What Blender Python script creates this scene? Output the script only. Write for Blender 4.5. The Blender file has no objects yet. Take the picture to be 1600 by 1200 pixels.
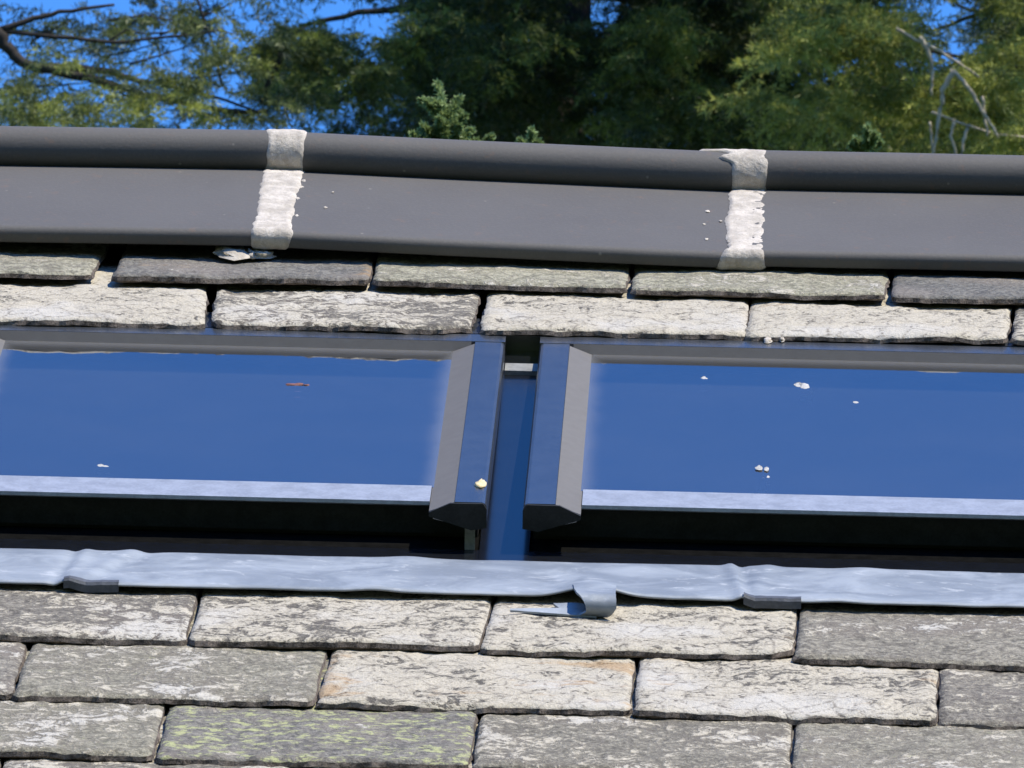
import bpy, math, random
import numpy as np
from mathutils import Vector, Matrix, noise

random.seed(7)
rng = np.random.default_rng(11)
SC = bpy.context.scene
COL = SC.collection
R = math.radians

# ------------------------------------------------------------------ camera
F_PX = 17000.0                 # focal length in photo pixels (1600 wide)
GRAZE, ELEV = 14.5, 24.0       # angle of view to the roof plane, upward angle of view
PITCH = R(GRAZE + ELEV)        # pitch of the roof
YAW, ROLL = R(-1.2), 0.0325
DIST = F_PX / 1560.0
CAM = np.array([0.0, 0.0, 1.6])
e = R(ELEV)
d_ = np.array([math.sin(YAW)*math.cos(e), math.cos(YAW)*math.cos(e), math.sin(e)])
r0 = np.array([math.cos(YAW), -math.sin(YAW), 0.0])
u0_ = np.cross(r0, d_)
RIGHT = math.cos(ROLL)*r0 + math.sin(ROLL)*u0_
UP = -math.sin(ROLL)*r0 + math.cos(ROLL)*u0_
P0 = CAM + DIST*d_
cam_data = bpy.data.cameras.new('camera')
cam = bpy.data.objects.new('camera', cam_data)
COL.objects.link(cam)
cam.matrix_world = Matrix(((RIGHT[0], UP[0], -d_[0], CAM[0]), (RIGHT[1], UP[1], -d_[1], CAM[1]),
                           (RIGHT[2], UP[2], -d_[2], CAM[2]), (0, 0, 0, 1)))
cam_data.sensor_width = 36.0
cam_data.lens = 36.0*F_PX/1600.0
cam_data.clip_start = 0.5
cam_data.clip_end = 3000.0
cam_data.dof.use_dof = True
cam_data.dof.focus_distance = DIST
cam_data.dof.aperture_fstop = 80.0
SC.camera = cam

# ------------------------------------------------------------------ sky, sun, exposure
SUN_DIR = Vector((0.44, -0.43, 0.82)).normalized()      # towards the sun
w = bpy.data.worlds.new('World'); SC.world = w; w.use_nodes = True
nt = w.node_tree
bg = nt.nodes['Background']
sky = nt.nodes.new('ShaderNodeTexSky')
sky.sky_type = 'NISHITA'; sky.sun_disc = False
sky.sun_elevation = math.asin(SUN_DIR.z)
sky.sun_rotation = math.atan2(SUN_DIR.x, SUN_DIR.y)
sky.altitude = 300; sky.air_density = 1.05; sky.dust_density = 0.1; sky.ozone_density = 6.0
hs = nt.nodes.new('ShaderNodeHueSaturation'); hs.inputs['Saturation'].default_value = 1.24; hs.inputs['Hue'].default_value = 0.508
nt.links.new(sky.outputs[0], hs.inputs['Color']); nt.links.new(hs.outputs[0], bg.inputs[0])
bg.inputs[1].default_value = 0.15
sl = bpy.data.lights.new('sun', 'SUN'); sl.energy = 3.5; sl.angle = R(0.53); sl.color = (1.0, 0.925, 0.75)
so = bpy.data.objects.new('sun', sl); COL.objects.link(so)
so.rotation_euler = SUN_DIR.to_track_quat('Z', 'Y').to_euler()
so.location = (5, -5, 30)
SC.view_settings.view_transform = 'Standard'
SC.view_settings.look = 'None'
SC.view_settings.exposure = 1.0
SC.view_settings.gamma = 1.0
SC.view_settings.use_curve_mapping = False
SC.cycles.filter_width = 1.5

# ------------------------------------------------------------------ frames: u along the ridge, v up the slope, w off the roof
Ua = np.array([1.0, 0, 0])
Va = np.array([0, math.cos(PITCH), math.sin(PITCH)])
Wa = np.array([0, -math.sin(PITCH), math.cos(PITCH)])
ROOF_R = Matrix.Rotation(PITCH, 4, 'X')

def L(u, v, w): return P0 + u*Ua + v*Va + w*Wa
def ray(px, py):
    d = d_*F_PX + RIGHT*(px-800.0) + UP*(600.0-py)
    return d/np.linalg.norm(d)
def at(px, py, dist):                      # a point seen at this pixel, at this distance
    d = ray(px, py)
    return CAM + d*(dist/float(d @ d_))
def uv(px, py, w=0.0):                     # (u, v) on the plane w of the roof
    d = ray(px, py)
    t = (w - float((CAM-P0) @ Wa))/float(d @ Wa)
    p = CAM + t*d - P0
    return float(p @ Ua), float(p @ Va)

# ------------------------------------------------------------------ object helpers
WM = {}
def put(o, world, parent):
    WM[o.name] = world
    if parent is not None:
        o.parent = parent
        o.matrix_parent_inverse = Matrix.Identity(4)
        o.matrix_local = WM[parent.name].inverted() @ world
    else:
        o.matrix_world = world

def obj(name, verts, faces, mat, parent=None, roof=True, smooth=False, origin=None, mats=None):
    verts = np.asarray(verts, dtype=float)
    o_ = np.asarray(origin) if origin is not None else (verts.min(0)+verts.max(0))/2
    Rm = np.stack([Ua, Va, Wa], 1) if roof else np.eye(3)
    loc = (verts - o_) @ Rm
    me = bpy.data.meshes.new(name)
    me.from_pydata(loc.tolist(), [], faces)
    if smooth: me.polygons.foreach_set('use_smooth', [True]*len(me.polygons))
    me.materials.append(mat)
    me.update()
    o = bpy.data.objects.new(name, me); COL.objects.link(o)
    world = Matrix.Translation(Vector(o_)) @ (ROOF_R if roof else Matrix.Identity(4))
    put(o, world, parent)
    return o

def tag(o, label=None, cat=None, group=None, kind=None):
    if label: o['label'] = label
    if cat: o['category'] = cat
    if group: o['group'] = group
    if kind: o['kind'] = kind
    return o

def empty(name, loc, label, cat, group=None):
    o = bpy.data.objects.new(name, None); COL.objects.link(o)
    o.empty_display_size = 0.1
    put(o, Matrix.Translation(Vector(loc)), None)
    return tag(o, label, cat, group)

def box_uvw(u0, u1, v0, v1, wf):
    """box between two w functions wf(u,v)->(wlow, whigh)"""
    vs = []
    for k in (0, 1):
        for (u, v) in ((u0, v0), (u1, v0), (u1, v1), (u0, v1)):
            vs.append(L(u, v, wf(u, v)[k]))
    fs = [(3, 2, 1, 0), (4, 5, 6, 7), (0, 1, 5, 4), (1, 2, 6, 5), (2, 3, 7, 6), (3, 0, 4, 7)]
    return vs, fs

def join(*parts):
    V, Fc = [], []
    for vs, fs in parts:
        n = len(V); V += list(vs); Fc += [tuple(i+n for i in f) for f in fs]
    return V, Fc

def tube(pts, rad, seg=7, closed_end=True):
    pts = [np.asarray(p, float) for p in pts]
    V, Fc = [], []
    for i, p in enumerate(pts):
        a = pts[max(i-1, 0)]; b = pts[min(i+1, len(pts)-1)]
        t = (b-a)/max(np.linalg.norm(b-a), 1e-9)
        ref = np.array([0, 0, 1.0]) if abs(t[2]) < .9 else np.array([1.0, 0, 0])
        n1 = np.cross(t, ref); n1 /= np.linalg.norm(n1); n2 = np.cross(t, n1)
        r = rad[i] if hasattr(rad, '__len__') else rad
        for k in range(seg):
            an = 2*math.pi*k/seg
            V.append(p + r*(math.cos(an)*n1 + math.sin(an)*n2))
    for i in range(len(pts)-1):
        for k in range(seg):
            k2 = (k+1) % seg
            Fc.append((i*seg+k, i*seg+k2, (i+1)*seg+k2, (i+1)*seg+k))
    if closed_end:
        Fc.append(tuple(range(seg))[::-1]); n = (len(pts)-1)*seg
        Fc.append(tuple(range(n, n+seg)))
    return V, Fc

def nz(x, y, z=0.0): return noise.noise(Vector((x, y, z)))
def fbm(x, y, z=0.0, o=4): return noise.fractal(Vector((x, y, z)), 0.8, 2.1, o)

# ------------------------------------------------------------------ materials
class NT:
    def __init__(s, name):
        s.m = bpy.data.materials.new(name); s.m.use_nodes = True
        s.t = s.m.node_tree; s.b = s.t.nodes['Principled BSDF']; s.out = s.t.nodes['Material Output']
    def n(s, typ, **kw):
        x = s.t.nodes.new(typ)
        for k, v in kw.items():
            if k.startswith('i_'):
                key = k[2:]; key = int(key) if key.isdigit() else key
                sock = x.inputs[key]
                if isinstance(v, bpy.types.NodeSocket): s.t.links.new(v, sock)
                else: sock.default_value = v
            else: setattr(x, k, v)
        return x
    def link(s, a, b): s.t.links.new(a, b)
    def math(s, op, a, b=0.0, clamp=False):
        return s.n('ShaderNodeMath', operation=op, use_clamp=clamp, i_0=a, i_1=b).outputs[0]
    def mix(s, f, a, b):
        x = s.n('ShaderNodeMix', data_type='RGBA')
        for i, v in ((0, f), (6, a), (7, b)):
            if isinstance(v, bpy.types.NodeSocket): s.t.links.new(v, x.inputs[i])
            elif i == 0: x.inputs[0].default_value = v
            else: x.inputs[i].default_value = (*v, 1.0)
        return x.outputs[2]
    def step(s, x, lo, hi):
        return s.n('ShaderNodeMapRange', interpolation_type='SMOOTHSTEP', i_0=x, i_1=lo, i_2=hi).outputs[0]
    def noise(s, vec, scale, detail=4, rough=0.6, dist=0.0):
        return s.n('ShaderNodeTexNoise', i_Vector=vec, i_Scale=scale, i_Detail=detail, i_Roughness=rough, i_Distortion=dist).outputs[0]
    def coords(s, jitter=True, scale=(1, 1, 1)):
        v = s.n('ShaderNodeTexCoord').outputs['Object']
        if jitter:
            rnd = s.n('ShaderNodeObjectInfo').outputs['Random']
            off = s.n('ShaderNodeCombineXYZ', i_0=s.math('MULTIPLY', rnd, 37.0), i_1=s.math('MULTIPLY', rnd, 71.0), i_2=s.math('MULTIPLY', rnd, 13.0)).outputs[0]
            v2 = s.n('ShaderNodeVectorMath', operation='MULTIPLY', i_0=v, i_1=scale).outputs[0]
            v = s.n('ShaderNodeVectorMath', operation='ADD', i_0=v2, i_1=off).outputs[0]
        else:
            v = s.n('ShaderNodeVectorMath', operation='MULTIPLY', i_0=v, i_1=scale).outputs[0]
        return v
    def bump(s, h, strength, dist):
        b = s.n('ShaderNodeBump', i_Strength=strength, i_Distance=dist, i_Height=h)
        s.link(b.outputs[0], s.b.inputs['Normal'])
    def attr(s, name):
        return s.n('ShaderNodeAttribute', attribute_type='OBJECT', attribute_name=name).outputs['Fac']
    def set(s, **kw):
        for k, v in kw.items():
            sock = s.b.inputs[k.replace('_', ' ')]
            if isinstance(v, bpy.types.NodeSocket): s.link(v, sock)
            elif hasattr(v, '__len__') and len(v) == 3: sock.default_value = (*v, 1.0)
            else: sock.default_value = v

def slate_material():
    m = NT('slate')
    c = m.coords(scale=(0.95, 1, 1))
    pale, lich, rust, green = m.attr('pale'), m.attr('lichen'), m.attr('rust'), m.attr('green')
    big = m.noise(c, 9, 3, .55)
    n1 = m.noise(c, 44, 6, .68, 1.2)
    n2 = m.noise(c, 200, 4, .65, .3)
    n3 = m.noise(c, 420, 3, .6)
    n12 = m.math('ADD', m.math('MULTIPLY', n1, .5), m.math('MULTIPLY', n2, .5))
    base = m.mix(m.step(n12, .40, .60), (.082, .073, .063), (.29, .265, .222))
    base = m.mix(m.math('MULTIPLY', m.step(pale, .40, .08), .75), base, m.mix(m.step(n2, .3, .7), (.055, .056, .06), (.15, .15, .145)))
    base = m.mix(m.math('MULTIPLY', m.step(big, .45, .65), .35), base, (.24, .20, .175))
    base = m.mix(m.math('MULTIPLY', green, .7), base, m.mix(m.step(n12, .38, .60), (.15, .145, .10), (.44, .42, .31)))
    # pale weathered crust, its coverage set per slate
    thr = m.math('SUBTRACT', .78, m.math('MULTIPLY', pale, .33))
    comb = m.math('ADD', m.math('MULTIPLY', n1, .62), m.math('ADD', m.math('MULTIPLY', n2, .30), m.math('MULTIPLY', big, .30)))
    df = m.math('SUBTRACT', comb, thr)
    cr = m.step(df, -.028, .034)
    crust = m.mix(m.step(n3, .35, .65), (.345, .31, .25), (.50, .455, .375))
    crust = m.mix(m.math('MULTIPLY', m.step(big, .5, .7), .5), crust, (.50, .49, .48))
    col = m.mix(m.math('MULTIPLY', cr, .88), base, crust)
    # dark pits and scale seams
    v = m.n('ShaderNodeTexVoronoi', feature='DISTANCE_TO_EDGE', i_Vector=c, i_Scale=40.0)
    seam = m.math('MULTIPLY', m.math('SUBTRACT', 1.0, m.step(v.outputs[0], .0, .10)), m.step(n2, .42, .6))
    col = m.mix(m.math('MULTIPLY', seam, .75), col, (.12, .105, .09))
    # yellow-green lichen
    nl = m.noise(m.coords(scale=(.7, 1, 1)), 95, 5, .7, .2)
    lf = m.step(m.math('ADD', nl, m.math('MULTIPLY', lich, .17)), .68, .78)
    col = m.mix(m.math('MULTIPLY', lf, m.step(lich, .05, .3)), col, m.mix(n3, (.26, .28, .125), (.38, .38, .22)))
    # rust-orange lichen, mostly towards the edges of a slate
    nr = m.noise(m.coords(scale=(.5, 1, 1)), 22, 4, .65)
    g = m.n('ShaderNodeTexCoord').outputs['Generated']
    sx = m.n('ShaderNodeSeparateXYZ', i_0=g)
    ex = m.math('ABSOLUTE', m.math('SUBTRACT', sx.outputs[0], .5))
    rf = m.step(m.math('ADD', m.math('ADD', nr, m.math('MULTIPLY', ex, .35)), m.math('MULTIPLY', rust, .2)), .84, .96)
    col = m.mix(m.math('MULTIPLY', m.math('MULTIPLY', rf, rust), .6), col, (.33, .20, .085))
    col = m.mix(m.math('MULTIPLY', m.step(n3, .60, .72), .35), col, (.10, .09, .085))
    m.set(Base_Color=col, Roughness=.82, Specular_IOR_Level=.3)
    h = m.math('ADD', m.math('ADD', m.math('MULTIPLY', n1, .9), m.math('MULTIPLY', cr, .25)), m.math('ADD', m.math('MULTIPLY', n2, .5), m.math('MULTIPLY', n3, .25)))
    m.bump(h, .9, .004)
    return m.m

def tile_material():
    m = NT('ridge_clay')
    c = m.coords()
    n1 = m.noise(c, 5, 5, .6); n2 = m.noise(c, 300, 3, .6); n3 = m.noise(c, 60, 5, .7)
    col = m.mix(m.step(n1, .3, .7), (.088, .084, .084), (.098, .094, .093))
    col = m.mix(m.math('MULTIPLY', m.step(n2, .45, .7), .3), col, (.125, .118, .112))
    col = m.mix(m.math('MULTIPLY', m.step(n3, .58, .72), .5), col, (.15, .105, .085))
    spk = m.n('ShaderNodeTexVoronoi', feature='F1', i_Vector=c, i_Scale=26.0)
    col = m.mix(m.math('MULTIPLY', m.math('SUBTRACT', 1.0, m.step(spk.outputs[0], .02, .06)), .3), col, (.42, .39, .34))
    m.set(Base_Color=col, Roughness=.62, Specular_IOR_Level=.2)
    m.bump(n2, .25, .001)
    return m.m

def mortar_material():
    m = NT('mortar')
    c = m.coords()
    n1 = m.noise(c, 60, 5, .65); n2 = m.noise(c, 260, 4, .65)
    col = m.mix(m.step(n1, .35, .65), (.36, .325, .29), (.53, .485, .44))
    col = m.mix(m.math('MULTIPLY', m.step(n2, .52, .66), .45), col, (.33, .29, .25))
    vv = m.n('ShaderNodeTexVoronoi', feature='DISTANCE_TO_EDGE', i_Vector=m.n('ShaderNodeVectorMath', operation='ADD', i_0=c, i_1=m.n('ShaderNodeTexNoise', i_Vector=c, i_Scale=40.0).outputs[1]).outputs[0], i_Scale=19.0)
    ck = m.math('MULTIPLY', m.math('SUBTRACT', 1.0, m.step(vv.outputs[0], .0, .035)), m.step(n1, .42, .55))
    col = m.mix(m.math('MULTIPLY', ck, .55), col, (.17, .145, .12))
    st = m.noise(c, 18, 4, .6)
    col = m.mix(m.math('MULTIPLY', m.step(st, .5, .7), .4), col, (.30, .27, .23))
    m.set(Base_Color=col, Roughness=.95, Specular_IOR_Level=.2)
    m.bump(m.math('ADD', n1, n2), .45, .003)
    return m.m

def lead_material():
    m = NT('lead')
    c = m.coords(scale=(.6, 1, 1))
    n1 = m.noise(c, 16, 5, .65, .8); n2 = m.noise(c, 60, 5, .7, .6); n3 = m.noise(c, 200, 3, .6)
    col = m.mix(m.step(n1, .35, .65), (.165, .19, .23), (.28, .31, .355))
    col = m.mix(m.math('MULTIPLY', m.step(n2, .56, .70), .5), col, (.47, .49, .53))
    col = m.mix(m.math('MULTIPLY', m.step(n3, .58, .70), .3), col, (.26, .29, .36))
    m.set(Base_Color=col, Metallic=.15, Roughness=m.math('ADD', .46, m.math('MULTIPLY', n2, .25)), Specular_IOR_Level=.5)
    m.bump(m.math('ADD', n1, m.math('MULTIPLY', n2, .3)), .22, .003)
    return m.m

def plain(name, col, rough, spec=.5, metal=0.0, nscale=40, namp=.25, bump=.1, ior=None):
    m = NT(name)
    c = m.coords()
    n1 = m.noise(c, nscale, 5, .65); n2 = m.noise(c, nscale*7, 3, .6)
    lo = tuple(x*(1-namp) for x in col); hi = tuple(min(1, x*(1+namp)) for x in col)
    cc = m.mix(m.step(m.math('ADD', m.math('MULTIPLY', n1, .6), m.math('MULTIPLY', n2, .4)), .35, .65), lo, hi)
    m.set(Base_Color=cc, Roughness=rough, Metallic=metal, Specular_IOR_Level=spec)
    if ior: m.b.inputs['IOR'].default_value = ior
    if bump: m.bump(m.math('ADD', n1, m.math('MULTIPLY', n2, .4)), bump, .002)
    return m.m

def glass_material():
    m = NT('glass')
    tc = m.n('ShaderNodeTexCoord').outputs['Generated']
    c = m.coords()
    s = m.n('ShaderNodeSeparateXYZ', i_0=tc)
    # film: dirt thicker along the frame, fine dust, a slight step below the top band
    ex = m.math('SUBTRACT', .5, m.math('ABSOLUTE', m.math('SUBTRACT', s.outputs[0], .5)))
    ey = m.math('SUBTRACT', 1.0, s.outputs[1])
    nn = m.noise(c, 18, 4, .6)
    edge = m.math('SUBTRACT', 1.0, m.step(ex, .0, m.math('ADD', .035, m.math('MULTIPLY', nn, .05))))
    edge2 = m.math('SUBTRACT', 1.0, m.step(ey, .0, .06))
    edge = m.math('MAXIMUM', m.math('MULTIPLY', edge, edge), m.math('MULTIPLY', edge2, .9))
    dust = m.step(m.noise(c, 420, 3, .65), .64, .74)
    film = m.math('ADD', m.math('MULTIPLY', edge, .17), m.math('MULTIPLY', dust, .11))
    film = m.math('ADD', film, m.math('MULTIPLY', m.step(ey, .205, .225), .022))
    film = m.math('ADD', film, m.math('ADD', .022, m.math('MULTIPLY', m.step(m.noise(c, 5, 4, .6), .35, .75), .012)), clamp=True)
    fr = m.n('ShaderNodeFresnel', i_IOR=7.0)
    gl = m.n('ShaderNodeBsdfGlossy', i_Roughness=.04, i_Color=(1, 1, 1, 1))
    tr = m.n('ShaderNodeBsdfTransparent', i_Color=(.75, .80, .84, 1))
    mx = m.n('ShaderNodeMixShader', i_0=fr.outputs[0]); m.link(tr.outputs[0], mx.inputs[1]); m.link(gl.outputs[0], mx.inputs[2])
    di = m.n('ShaderNodeBsdfDiffuse', i_Color=(.36, .36, .37, 1))
    m2 = m.n('ShaderNodeMixShader', i_0=film); m.link(mx.outputs[0], m2.inputs[1]); m.link(di.outputs[0], m2.inputs[2])
    m.link(m2.outputs[0], m.out.inputs[0])
    return m.m

def foliage_material(name, c0, c1, c2):
    m = NT(name)
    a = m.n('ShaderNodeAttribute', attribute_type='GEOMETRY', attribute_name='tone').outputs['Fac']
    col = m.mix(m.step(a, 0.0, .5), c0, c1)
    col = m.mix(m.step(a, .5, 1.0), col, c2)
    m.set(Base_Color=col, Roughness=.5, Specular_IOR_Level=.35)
    tr = m.n('ShaderNodeBsdfTranslucent', i_Color=col)
    mx = m.n('ShaderNodeMixShader', i_0=.36); m.link(m.b.outputs[0], mx.inputs[1]); m.link(tr.outputs[0], mx.inputs[2])
    m.link(mx.outputs[0], m.out.inputs[0])
    return m.m

M_SLATE = slate_material(); M_TILE = tile_material(); M_MORTAR = mortar_material(); M_LEAD = lead_material()
M_COVER = plain('cover_metal', (.030, .034, .042), .26, .5, 0, 30, .2, .04, 2.3)
M_TROUGH = plain('gutter_metal', (.006, .007, .010), .2, .5, 0, 30, .2, .02, 1.5)
M_GASKET = plain('grey_gasket', (.118, .113, .112), .75, .3, 0, 70, .06, 0)
M_BLACK = plain('black_paint', (.016, .017, .017), .7, .25, 0, 60, .3, .1)
M_TRIM = plain('aluminium_trim', (.32, .34, .39), .42, .5, .3, 45, .18, .1)
M_GLASS = glass_material()
M_LINING = plain('lining', (.05, .055, .06), .8, .2)
M_BLIND = plain('blind', (.40, .42, .45), .8, .2)
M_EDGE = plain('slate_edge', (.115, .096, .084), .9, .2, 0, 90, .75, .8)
M_SHADE = plain('shade_black', (.006, .006, .006), 1.0, 0.0, 0, 60, .3, 0)
M_DARKLEAD = plain('dark_lead', (.07, .075, .09), .55, .4)
M_GREYM = plain('grey_metal', (.20, .20, .19), .6, .4)
M_FELT = plain('felt', (.03, .03, .03), .9, .2)
M_WALL = plain('stone_wall', (.34, .32, .29), .9, .2, 0, 6, .3, .6)
M_GRASS = plain('grass', (.05, .085, .025), .9, .2, 0, 2, .4, .6)
M_WOOD = plain('added_wood_leaves', (.035, .05, .02), .8, .2, 0, 1, .3, 0)
M_BARK = plain('bark', (.035, .030, .028), .9, .2, 0, 30, .4, .8)
M_TWIG = plain('bare_twig', (.38, .32, .25), .85, .2, 0, 40, .25, .4)
M_NEEDLE = foliage_material('dark_needles', (.020, .036, .016), (.060, .088, .026), (.22, .27, .060))
M_NEEDLE2 = foliage_material('blue_needles', (.026, .046, .036), (.105, .135, .048), (.31, .34, .075))
M_NEEDLE3 = foliage_material('olive_needles', (.040, .052, .016), (.125, .150, .034), (.36, .38, .085))
M_SPRUCE = foliage_material('pale_spruce', (.12, .16, .055), (.20, .27, .10), (.30, .39, .17))
M_DROP = plain('dropping_white', (.36, .35, .34), .9, .2, 0, 150, .35, .4)
M_SEED = plain('seed_husk', (.55, .45, .27), .8, .3)
M_REDTWIG = plain('red_twig', (.16, .07, .06), .8, .3)

# ------------------------------------------------------------------ ground
S = 400.0
gv = [(-S, -S, 0), (S, -S, 0), (S, S*1.5, 0), (-S, S*1.5, 0)]
tag(obj('ground', gv, [(0, 1, 2, 3)], M_GRASS, None, False), kind='structure')

# ------------------------------------------------------------------ house
house = empty('house', (P0[0], P0[1], 0), 'house roof of weathered grey slates with two skylights under a dark clay ridge', 'house')

W_RC = 0.082                                        # height of the ridge roll's centre
uc, V_RC = uv(800, 256, W_RC)
RC = L(0, V_RC, W_RC)                               # ridge roll centre
VE = -2.4
apex = L(0, V_RC, -0.016)
# deck: a prism with both slopes
eave = L(0, VE, -0.03)
yb = 2*apex[1]-eave[1]
dv = []
for x in (-3.0, 3.0):
    dv += [(x, eave[1], eave[2]), (x, apex[1], apex[2]), (x, yb, eave[2]), (x, yb, eave[2]-.12), (x, eave[1], eave[2]-.12)]
df = [(0, 1, 6, 5), (1, 2, 7, 6), (2, 3, 8, 7), (3, 4, 9, 8), (4, 0, 5, 9), (4, 3, 2, 1, 0), (5, 6, 7, 8, 9)]
obj('roof_deck', dv, df, M_FELT, house, False)
wy0, wy1, wz = eave[1]+.25, yb-.25, eave[2]-.125
wv = [(x, y, z) for z in (0, wz) for (x, y) in ((-2.8, wy0), (2.8, wy0), (2.8, wy1), (-2.8, wy1))]
obj('wall', wv, [(3, 2, 1, 0), (4, 5, 6, 7), (0, 1, 5, 4), (1, 2, 6, 5), (2, 3, 7, 6), (3, 0, 4, 7)], M_WALL, house, False)

# ------------------------------------------------------------------ slates
SLN = [0]
def slate(BL, BR, TR, TL, w_tail, thick, tilt, length, pale=.5, lichen=0.0, rust=0.1, green=0.0, chips=(), rough=1.0, label=None):
    """BL, BR, TR, TL are (u, v) corners; the slab runs on up the slope to its full length under the next course"""
    SLN[0] += 1; sd = SLN[0]*7.31
    thick *= 1+.18*nz(sd, 3.3)
    BL, BR, TR, TL = [np.array(p, float) for p in (BL, BR, TR, TL)]
    def ext(a, b):
        dd = b-a; return a + dd*(length/max(dd[1], 1e-6))
    HL, HR = ext(BL, TL), ext(BR, TR)
    wid = BR[0]-BL[0]
    nu, ts = 46, [0, .012, .03, .06, .1, .15, .2, .25, .3, .35, .4, .45, .5, .55, .62, .7, .85, 1.0]
    nv = len(ts)
    V = []; idx = {}
    ss = [0] + [.5-.5*math.cos(math.pi*(i/(nu-1)))*.0 + (i/(nu-1)-.5) for i in range(1, nu-1)] + [1]
    for j, t in enumerate(ts):
        for i in range(nu):
            s = ss[i]
            p = (1-t)*((1-s)*BL + s*BR) + t*((1-s)*HL + s*HR)
            u, v = p
            dl, dr = s*wid, (1-s)*wid
            lowt = max(0, 1-t*3.0)**2
            # ragged tail, rounded tail corners, ragged sides
            off = .0026*rough*fbm(u*28, sd, 0) + .0012*rough*nz(u*120, sd, 3)
            cr = .009*(.6+.6*abs(nz(sd, 1.7, 0)))
            for dd in (dl, dr):
                if dd < cr: off += (cr - math.sqrt(max(0, cr*cr-(cr-dd)**2)))*.9
            for (cs, cw, cd) in chips:
                q = abs(s-cs)*wid/cw
                if q < 1: off += cd*(1-q*q)
            v += off*lowt
            side = .0022*rough*fbm(v*32, sd+5, 0, 3)
            if i == 0: u += side + .001
            elif i == nu-1: u += side - .001
            rel = (v - ((1-s)*BL[1]+s*BR[1]))
            h = .0016*rough*fbm(u*22+sd, v*22, sd) + .0011*rough*fbm(u*60, v*75+sd, sd, 3)
            h += .0009*rough*math.floor(3*nz(u*9+sd, v*14, 2.2))          # riven steps
            h -= .0014*rough*max(0, 1-t*14)                              # worn tail
            edge = (i == 0 or i == nu-1 or j == 0)
            wv_ = w_tail - tilt*rel + h - (.0022 if edge else 0)
            idx[(i, j)] = len(V)
            V.append((u, v, wv_))
    F = []
    for j in range(nv-1):
        for i in range(nu-1):
            F.append((idx[i, j], idx[i+1, j], idx[i+1, j+1], idx[i, j+1]))
    loop = [(i, 0) for i in range(nu)] + [(nu-1, j) for j in range(1, nv)] + [(i, nv-1) for i in range(nu-2, -1, -1)] + [(0, j) for j in range(nv-2, 0, -1)]
    mid, bot = [], []
    cu = (BL[0]+BR[0])/2; cv = (BL[1]+HL[1])/2
    for k, (i, j) in enumerate(loop):
        u, v, w_ = V[idx[i, j]]
        o = .0022*nz(u*70+sd, v*70, 4.0)+.0012*nz(u*210+sd, v*70, 1.0)
        ou = (1 if i == nu-1 else -1 if i == 0 else 0); ov = (-1 if j == 0 else 0)
        mid.append(len(V)); V.append((u+ou*(.0012+o), v+ov*(.0016+o), w_-thick*.45))
        s = ss[i]; rel = v-((1-s)*BL[1]+s*BR[1])
        bot.append(len(V)); V.append((u-ou*.001, v-ov*(.002+o), w_tail-tilt*rel-thick))
    n = len(loop)
    for k in range(n):
        k2 = (k+1) % n; a, b = idx[loop[k]], idx[loop[k2]]
        F.append((b, a, mid[k], mid[k2])); F.append((mid[k2], mid[k], bot[k], bot[k2]))
    F.append(tuple(bot[::-1]))
    o = obj('slate', [L(*p) for p in V], F, M_SLATE, house, True, False)
    me = o.data
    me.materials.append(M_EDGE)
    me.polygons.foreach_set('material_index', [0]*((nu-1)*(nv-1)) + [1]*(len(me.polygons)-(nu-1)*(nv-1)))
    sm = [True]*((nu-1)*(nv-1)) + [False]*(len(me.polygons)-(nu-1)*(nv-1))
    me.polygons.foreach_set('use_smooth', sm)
    o['pale'] = float(pale); o['lichen'] = float(lichen); o['rust'] = float(rust); o['green'] = float(green)
    if label: o['label'] = label
    return o

TH = .0092
def row(w0, E, quads, length=None, th=TH):
    tilt = (th+.0018)/E
    for q in quads:
        TL, TR, BR, BL, kw = q
        TL, BL, TR, BR = (TL[0]-1.6, TL[1]), (BL[0]-1.6, BL[1]), (TR[0]+1.6, TR[1]), (BR[0]+1.6, BR[1])
        wt = w0 - tilt*E*.9
        slate(uv(*BL, w0), uv(*BR, w0), uv(*TR, wt), uv(*TL, wt), w0, th, tilt, length or 2*E+.04, **kw)

W0 = .022      # tail height of the lower courses
K = dict
row(W0, .23, [
    ((-165, 915), (308, 925), (289, 994), (-190, 984), K(pale=.50, rust=.25, rough=.8)),
    ((316, 926), (768, 936), (749, 1004), (296, 996), K(pale=.66, rough=.6, rust=0)),
    ((775, 936), (1246, 946), (1238, 1019), (752, 1008), K(pale=.72, rust=.35, chips=((.985, .014, .012),))),
    ((1252, 947), (1725, 957), (1722, 1036), (1243, 1024), K(pale=.36, rough=.8, green=.15)),
    ((1732, 957), (2200, 967), (2200, 1047), (1730, 1037), K(pale=.5)),
    ((-640, 904), (-172, 915), (-197, 984), (-665, 973), K(pale=.4)),
])
row(W0, .23, [
    ((-420, 982), (44, 990), (19, 1078), (-450, 1070), K(pale=.36)),
    ((56, 993), (512, 1008), (489, 1091), (20, 1080), K(pale=.42, lichen=.35, rust=.2, green=.4)),
    ((521, 1009), (992, 1022), (984, 1104), (495, 1092), K(pale=.76, rust=1.0, lichen=.1, rough=1.2)),
    ((1000, 1023), (1466, 1037), (1462, 1119), (990, 1106), K(pale=.70, rust=.7, rough=1.2)),
    ((1471, 1038), (1940, 1050), (1940, 1133), (1467, 1121), K(pale=.40, rough=1.2)),
    ((-900, 970), (-428, 982), (-458, 1070), (-930, 1058), K(pale=.5)),
])
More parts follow.
